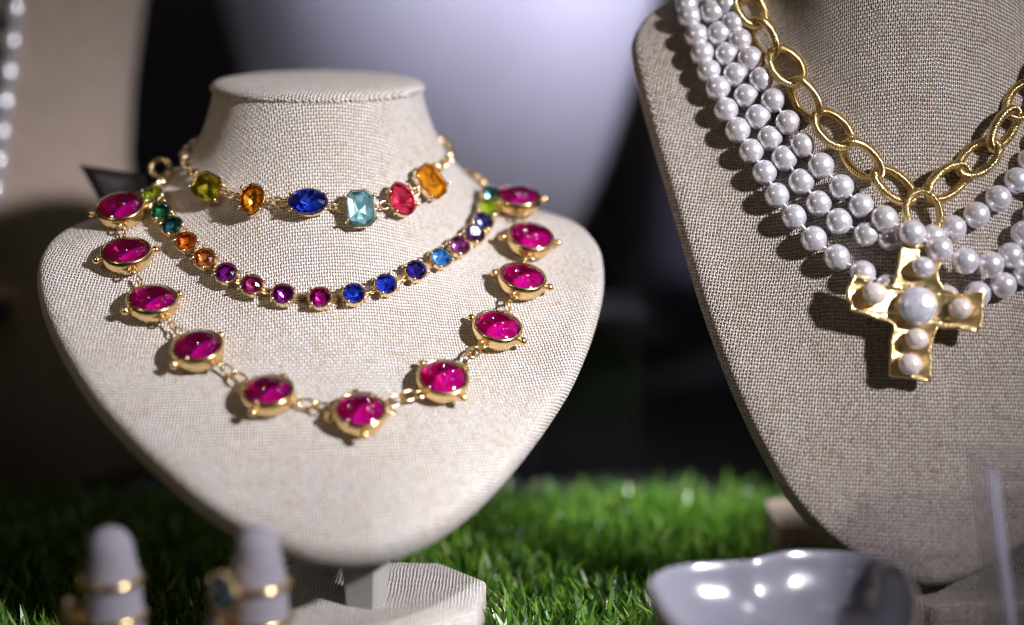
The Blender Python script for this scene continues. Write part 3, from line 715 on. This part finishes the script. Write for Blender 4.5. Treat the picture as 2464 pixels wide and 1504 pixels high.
put_links(CRr, lambda H: [(flip(q), flip(n_, False)) for q, n_ in LH[::-1] if q[2] > H[-1][0][2]+8])
V, F, u_ = oval_link(6.3, 5.2, 1.2, 40, 14); RING = mesh('ring', V, F, GOLDM, uv=u_)
put('ring', RING, gc, lc, frame(h0[0]+h0[1]*5.0, np.array([.25, 0, -1.0]), h0[1]+np.array([.25, 0, 0])))
hc = RB.smooth_hit(2196, 748, 20); cn = hc[1]; X = np.cross(np.array([0, 0, 1.0]), cn); X /= np.linalg.norm(X); Yc = np.cross(cn, X); a = R_(-4); Xc = X*math.cos(a)+Yc*math.sin(a)
cn2 = cn+np.array([0, -.15, -.05]); CM = frame(hc[0]+cn*6.6, Xc, cn2)
mmpx = 458/f_                                                                   # mm per picture pixel at the cross
def cross_mesh():
    # outline in picture pixels about the centre, y up; hammered slab with raised rim
    K = [(-48, 150), (52, 142), (46, 70), (60, 48), (100, 40), (152, 52), (156, -8), (148, -52), (100, -44), (52, -46), (44, -100), (46, -178), (8, -172), (-48, -170), (-52, -100), (-50, -46), (-100, -36), (-152, -22), (-164, 20), (-150, 68), (-108, 48), (-58, 50), (-50, 76)]
    K = np.array(K[::-1], float)*mmpx; n = len(K); P = []
    for i in range(n):
        a, b = K[i], K[(i+1) % n]
        for t in (0, .25, .5, .75): P.append(a*(1-t)+b*t+rng.normal(size=2)*.22)
    P = np.array(P); N = np.roll(P, -1, 0)-np.roll(P, 1, 0); N = np.stack([-N[:, 1], N[:, 0]], 1); N /= np.linalg.norm(N, axis=1)[:, None]
    area = 0.5*np.sum(P[:, 0]*np.roll(P[:, 1], -1)-np.roll(P[:, 0], -1)*P[:, 1]); N = N if area > 0 else -N
    rings = []
    for ins, z in ((0.3, -1.3), (0, -.5), (0.1, .8), (.5, 1.3), (.95, .8)):
        rings.append([np.array([*(p+q*ins), z+rng.normal()*.1]) for p, q in zip(P, N)])
    V, F = loft(rings, True, False, False); m = len(P); top = (len(rings)-1)*m
    from mathutils.geometry import tessellate_polygon
    for base, flip in ((0, True), (top, False)):
        for tri in tessellate_polygon([[Vector((v[0], v[1], 0)) for v in V[base:base+m]]]):
            tri = [base+i for i in tri]; x = [V[i] for i in tri]; ar = (x[1][0]-x[0][0])*(x[2][1]-x[0][1])-(x[1][1]-x[0][1])*(x[2][0]-x[0][0])
            F.append(tuple(tri) if (ar > 0) != flip else tuple(tri[::-1]))
    return V, F
V, F = cross_mesh(); cme = mesh('cross', V, F, GOLDH); bm_fix = cme
cr = put('cross_pendant', cme, gc, lc, CM)
for x, y, r, m, zz in ((0, 0, 46, 'b', .55), (-101, 20, 27, 'c', .9), (99, 3, 25, 'c', .9), (4, -77, 25, 'c', .9), (-6, -138, 26, 'c', .9), (6, 92, 25, 'w', .9)):
    me = mesh('pearl', *sphere(r*mmpx, 26, 14, sc=(1.08 if x else 1, 1, zz)), PEARLB if m == 'b' else PEARLC if m == 'c' else PEARL)
    put('pearl', me, cr, None, Matrix.Translation((x*mmpx*MM, y*mmpx*MM, (1.0+r*mmpx*zz*.55)*MM)))

# ---- strand of oval pearls and medallion on the torso bust
def lhit(x, y):
    h = LBV.ray_cast(Vector(CP), Vector(ray(x, y)).normalized()); n = np.array(h[1]); n = n if n@ray(x, y) < 0 else -n; return np.array(h[0]), n
P = []
for x, y in ((42, -45), (34, 28), (27, 105), (20, 178), (11, 250), (3, 322), (-6, 392), (-16, 462), (-28, 530)):
    h = lhit(x, y); P.append(h[0]+h[1]*4.2)
lc2 = tuple(P[3]); nk = thing('pearl_strand', lc2, 'strand of long oval white pearls hanging on the tan torso bust', 'pearl necklace')
for i, p in enumerate(P): put('pearl', PEARLM, nk, lc2, frame(p, np.array([1, 0, 0.0]), tangent(P, i)) @ Matrix.Diagonal((4.1, 4.1, 5.9, 1)))
mk('thread', *tube(P, .5, 6), STRING, nk, lc2)
h = lhit(-4, 745); lc3 = tuple(h[0]); md = thing('medallion', lc3, 'gold medallion with beaded edge on the shadowed torso bust', 'pendant')
s = put('bezel', pcup, md, lc3, frame(h[0]+h[1]*.3, np.array([1, 0, .3]), h[1])); put('gem', mesh('gem', *gem_mesh(PO, 2.2, 4.0, .5, G['clear'], False, 3)[:2], G['smoke'], smooth=False, mi=gem_mesh(PO, 2.2, 4, .5, G['clear'], False, 3)[2]), s, None, Matrix.Translation((0, 0, 4.6*MM)))
for a in range(0, 360, 45): put('bead', BEAD, s, None, Matrix.Rotation(R_(a+20), 4, 'Z') @ Matrix.Translation((PR*MM, 0, 3.0*MM)))

# ---- black tag behind the left shoulder
A, B, C_, D_ = at(191, 396, 520), at(352, 421, 512), at(352, 500, 510), at(262, 520, 516)
nrm = np.cross(B-A, D_-A); nrm /= np.linalg.norm(nrm); nrm = nrm if nrm[1] < 0 else -nrm
lt = tuple((A+B+C_+D_)/4); tg_ = thing('price_tag', lt, 'black card tag with grey panel tucked behind the bust shoulder', 'tag')
q = [A, B, C_, D_]; mk('card', *loft([[p-nrm*.5 for p in q], [p+nrm*.2 for p in q]], True, True, True), BLACKCARD, tg_, lt, smooth=False)
cq = sum(q)/4; q2 = [cq+(p-cq)*.62+nrm*.35 for p in q]; mk('panel', *loft([[p-nrm*.1 for p in q2], [p+nrm*.1 for p in q2]], True, True, True), GREYCARD, tg_, lt, smooth=False)
mk('ring', *tube([at(385, 404, 508)+3.0*math.cos(k)*np.array([1, 0, 0])+3.0*math.sin(k)*np.array([0, .4, .9]) for k in np.linspace(0, 2*math.pi, 24, endpoint=False)], .7, 8, True), GOLD, tg_, lt)

# ------------------------------------------------------------------ foreground: ring fingers, dish, acrylic stands
def finger(x, y, d, r, lab):
    top = at(x, y, d); c = np.array([top[0], top[1]+r, 0]); rings = []
    H = top[2]
    for k in range(13):
        a = math.pi/2*k/12; rings.append((r*.72*math.sin(a)+.02, H-6*(1-math.cos(a))))
    prof = rings+[(r*.86, H-12), (r*.95, H-22), (r*1.02, H-40), (r*1.08, 3), (r*1.08, 0.9)]
    RR = [[np.array([c[0]+rr*math.cos(q), c[1]+rr*math.sin(q), z]) for q in np.linspace(0, 2*math.pi, 33)] for rr, z in prof]
    V, F = loft(RR, False); uvs = [(j/32*2*math.pi*r, z) for rr, z in prof for j in range(33)]
    o = mk('ring_cone', V, F, VELVET, uv=uvs); tag(o, lab, 'ring holder', 'white fabric ring cones'); 
    return c, H, lambda z: np.interp(z, [p[1] for p in prof][::-1], [p[0] for p in prof][::-1])
def finger_ring(c, z, r, rot, gm, glab, stone=(7, 6), tilt=(0, 0)):
    lc = (c[0], c[1], z); rg = thing('finger_ring', lc, glab, 'ring')
    pts = [np.array([c[0]+(r+.5)*math.cos(q), c[1]+(r+.5)*math.sin(q), z+tilt[0]*math.cos(q)+tilt[1]*math.sin(q)]) for q in np.linspace(0, 2*math.pi, 40, endpoint=False)]
    mk('band', *tube(pts, .95, 10, True), GOLD, rg, lc)
    dr = np.array([math.cos(R_(rot)), math.sin(R_(rot)), 0]); O2 = outline('oval', *stone, 16)
    s = put('setting', mesh('setting', *cup(O2, 2.6, .4, .8), GOLD, smooth=False), rg, lc, frame(np.array(lc)+dr*(r+1.4), np.cross(np.array([0, 0, 1.0]), dr), dr))
    V, F, mi = gem_mesh(O2, 1.8, 2.4, .5, G[gm], False, 9); put('gem', mesh('gem', V, F, G[gm], smooth=False, mi=mi), s, None, Matrix.Translation((0, 0, 2.6*MM)))
c, H, rz = finger(243, 1292, 386, 8.0, 'white fabric ring cone whose upper gold ring is turned away')
z1 = atz(288, 1412, 0)[2]; zr = lambda y, d: at(288, y, d)[2]
finger_ring(c, zr(1428, 386), rz(zr(1428, 386)), 100, 'clear', 'plain gold band high on the ring cone, stone turned away', (6, 5))
finger_ring(c, zr(1545, 380), rz(zr(1545, 380)), 190, 'clear', 'gold ring with pale stone jutting out, low on ring cone', (10, 9))
c, H, rz = finger(604, 1290, 386, 8.0, 'white fabric ring cone holding the ring with a big blue stone')
finger_ring(c, zr(1445, 384), rz(zr(1445, 384)), 225, 'paleblue', 'gold ring with big pale blue stone on a ring cone', (11, 10))
finger_ring(c, zr(1552, 380), rz(zr(1552, 380)), 200, 'clear', 'gold ring with white stone beneath the blue stone ring', (9, 8))

def dish():
    Z = 42.0
    px = [(1557, 1412), (1580, 1388), (1640, 1366), (1730, 1355), (1800, 1352), (1840, 1346), (1900, 1334), (1970, 1329), (2040, 1330), (2110, 1345), (2165, 1372), (2200, 1412), (2212, 1460), (2205, 1520), (2160, 1590), (2060, 1650), (1920, 1675), (1790, 1640), (1680, 1570), (1600, 1490)]
    P = np.array([atz(x, y, Z) for x, y in px]); P = np.vstack([P, P[:1]]); P = catmull(P, 6)[:-1]
    wob = np.array([0.4*math.sin(i*.23) for i in range(len(P))]); P[:, 2] += wob
    c = P.mean(0); rings = []
    for sc, z in ((.55, -34), (.62, -33.5), (.80, -24), (.95, -8), (1.0, -1.2), (1.005, .3), (.985, .9)): rings.append([np.array([c[0]+(p[0]-c[0])*sc, c[1]+(p[1]-c[1])*sc, p[2]+z]) for p in P])
    inner = []
    for sc, z in ((.985, .9), (.96, .2), (.945, -2), (.90, -6), (.80, -10), (.64, -13.5), (.42, -15.5), (.2, -16), (.02, -16.2)): inner.append([np.array([c[0]+(p[0]-c[0])*sc, c[1]+(p[1]-c[1])*sc, p[2]+z]) for p in P])
    lc = (c[0], c[1], 8); d = thing('trinket_dish', lc, 'glossy lilac glazed heart shaped pottery dish on the turf', 'dish')
    mk('outside', *loft(rings, True, True, False), CLAY, d, lc); mk('glazed_inside', *loft(inner), GLAZE, d, lc)
dish()

def acrylic_stand(name, lab, x0, x1, y0, y1, h, lean=0.0, th=3.0):
    lc = ((x0+x1)/2, (y0+y1)/2, 0); a = thing(name, lc, lab, 'acrylic stand')
    def panel(nm, c, s, ml=0.0):
        V, F = box(c, s, .3); V = [v+np.array([-lean*(v[2]/h), 0, 0])*(1 if ml else 0) for v in V]; return mk(nm, V, F, ACRYL, a, lc, smooth=False)
    panel('front_panel', ((x0+x1)/2, y0, h/2), (x1-x0-2*th-.4, th, h-th-.4), 1); panel('side_panel', (x0+th/2, (y0+y1)/2, h/2), (th, y1-y0, h-th-.4), 1)
    panel('side_panel', (x1-th/2, (y0+y1)/2, h/2), (th, y1-y0, h-th-.4)); panel('top_panel', ((x0+x1)/2, (y0+y1)/2, h-th/2+.4), (x1-x0, y1-y0+th, th), 1)
    def edge(p, q): mk('edge', *tube([p, q], 1.3, 6), ACEDGE, a, lc, smooth=False)
    edge((x0+.8, y0-1.9, 2), (x0+.8-lean, y0-1.9, h-1))
acrylic_stand('acrylic_riser', 'clear acrylic display riser standing before the upright brown bust', 133, 195, 386, 405, 72, 12.0)
acrylic_stand('acrylic_riser', 'clear acrylic display riser in the dark behind the turf', 8, 56, 640, 690, 66)

# dim things far behind
o = mk('display_post', *loft([[np.array([72+r*math.cos(q), 930+r*math.sin(q), z]) for q in np.linspace(0, 2*math.pi, 24, endpoint=False)] for r, z in ((24, -1), (24, 8), (12, 14), (13, 60), (17, 110), (16, 150), (9, 168))], True, True, True), GREYPOST); tag(o, 'dim grey upright post in the dark between the two linen busts', 'post')
o = mk('brown_box', *box((8, 960, 62), (76, 60, 128), 3), BROWNBOX, smooth=False); tag(o, 'dim brown box in the dark beside the grey post', 'box')

o = mk('display_block', *box((122, 512, 11), (68, 30, 21), 1.5), LINEN3, uv='box', smooth=False); tag(o, 'low brown cloth covered block behind the lilac dish', 'display block')

# ------------------------------------------------------------------ turf
def turf(n):
    X = rng.uniform(-260, 300, n); Y = rng.uniform(GY0, GY1, n)
    keep = ~((abs(X+44) < 37) & (abs(Y-434) < 26)) & ~((abs(X-146) < 46) & (abs(Y-446) < 25))
    for cx, cy in ((-100, 381), (-63, 381)): keep &= (X-cx)**2+(Y-cy)**2 > 81
    keep &= ~((abs(X-122) < 33) & (abs(Y-512) < 14)); keep &= ~(((X-80)/36)**2+((Y-375)/22)**2 < 1)
    clump = np.sin(X*.31+1.3*np.sin(Y*.17))*np.sin(Y*.27+X*.05); X, Y, clump = X[keep], Y[keep], clump[keep]; n = len(X)
    H = rng.uniform(9, 17, n)+2*clump; az = rng.uniform(0, 2*np.pi, n); ln = rng.uniform(.1, .9, n)*H; cv = rng.uniform(-.35, .5, n); wd = rng.uniform(.45, .78, n)
    dx, dy = np.cos(az), np.sin(az); fx, fy = -dy, dx; tw = rng.uniform(-1.2, 1.2, n)
    V = np.zeros((n, 7, 3)); prm = ((0, 1), (.4, 1.0), (.75, .8))
    for k, (t, ww) in enumerate(prm):
        ex = ln*(t**(1.2+cv)); a = tw*t; sx = fx*np.cos(a)+dx*np.sin(a); sy = fy*np.cos(a)+dy*np.sin(a)
        for sgn, j in ((-1, 0), (1, 1)):
            V[:, 2*k+j, 0] = X+dx*ex+sgn*sx*wd*ww; V[:, 2*k+j, 1] = Y+dy*ex+sgn*sy*wd*ww; V[:, 2*k+j, 2] = .8+H*t*(1-.12*t*ln/H)
    V[:, 6, 0] = X+dx*ln; V[:, 6, 1] = Y+dy*ln; V[:, 6, 2] = .8+H*(1-.15*ln/H)
    b = np.arange(n)[:, None]*7
    quads = np.concatenate([b+np.array([0, 1, 3, 2]), b+np.array([2, 3, 5, 4])]); tris = b+np.array([4, 5, 6])
    me = bpy.data.meshes.new('turf_blades'); me.vertices.add(n*7); me.vertices.foreach_set('co', (V*MM).ravel())
    li = np.concatenate([quads.ravel(), tris.ravel()]); me.loops.add(len(li)); me.loops.foreach_set('vertex_index', li)
    nf = len(quads)+len(tris); me.polygons.add(nf); ls = np.concatenate([np.arange(len(quads))*4, len(quads)*4+np.arange(len(tris))*3]); me.polygons.foreach_set('loop_start', ls)
    me.update(calc_edges=True); me.validate()
    u = rng.uniform(0, 1, n)[:, None]; c = np.where(u < .45, np.array([[.07, .17, .015]]), np.where(u < .8, np.array([[.13, .26, .025]]), np.where(u < .93, np.array([[.025, .09, .022]]), np.array([[.22, .27, .07]]))))*rng.uniform(.7, 1.25, (n, 1))
    ca = me.color_attributes.new('tint', 'FLOAT_COLOR', 'POINT'); ca.data.foreach_set('color', np.concatenate([np.repeat(c, 7, 0), np.ones((n*7, 1))], 1).ravel())
    me.materials.append(BLADE); o = bpy.data.objects.new('turf_blades', me); COL.objects.link(o); tag(o, 'bright green artificial grass blades on the table', 'grass', kind='stuff')
turf(50000)
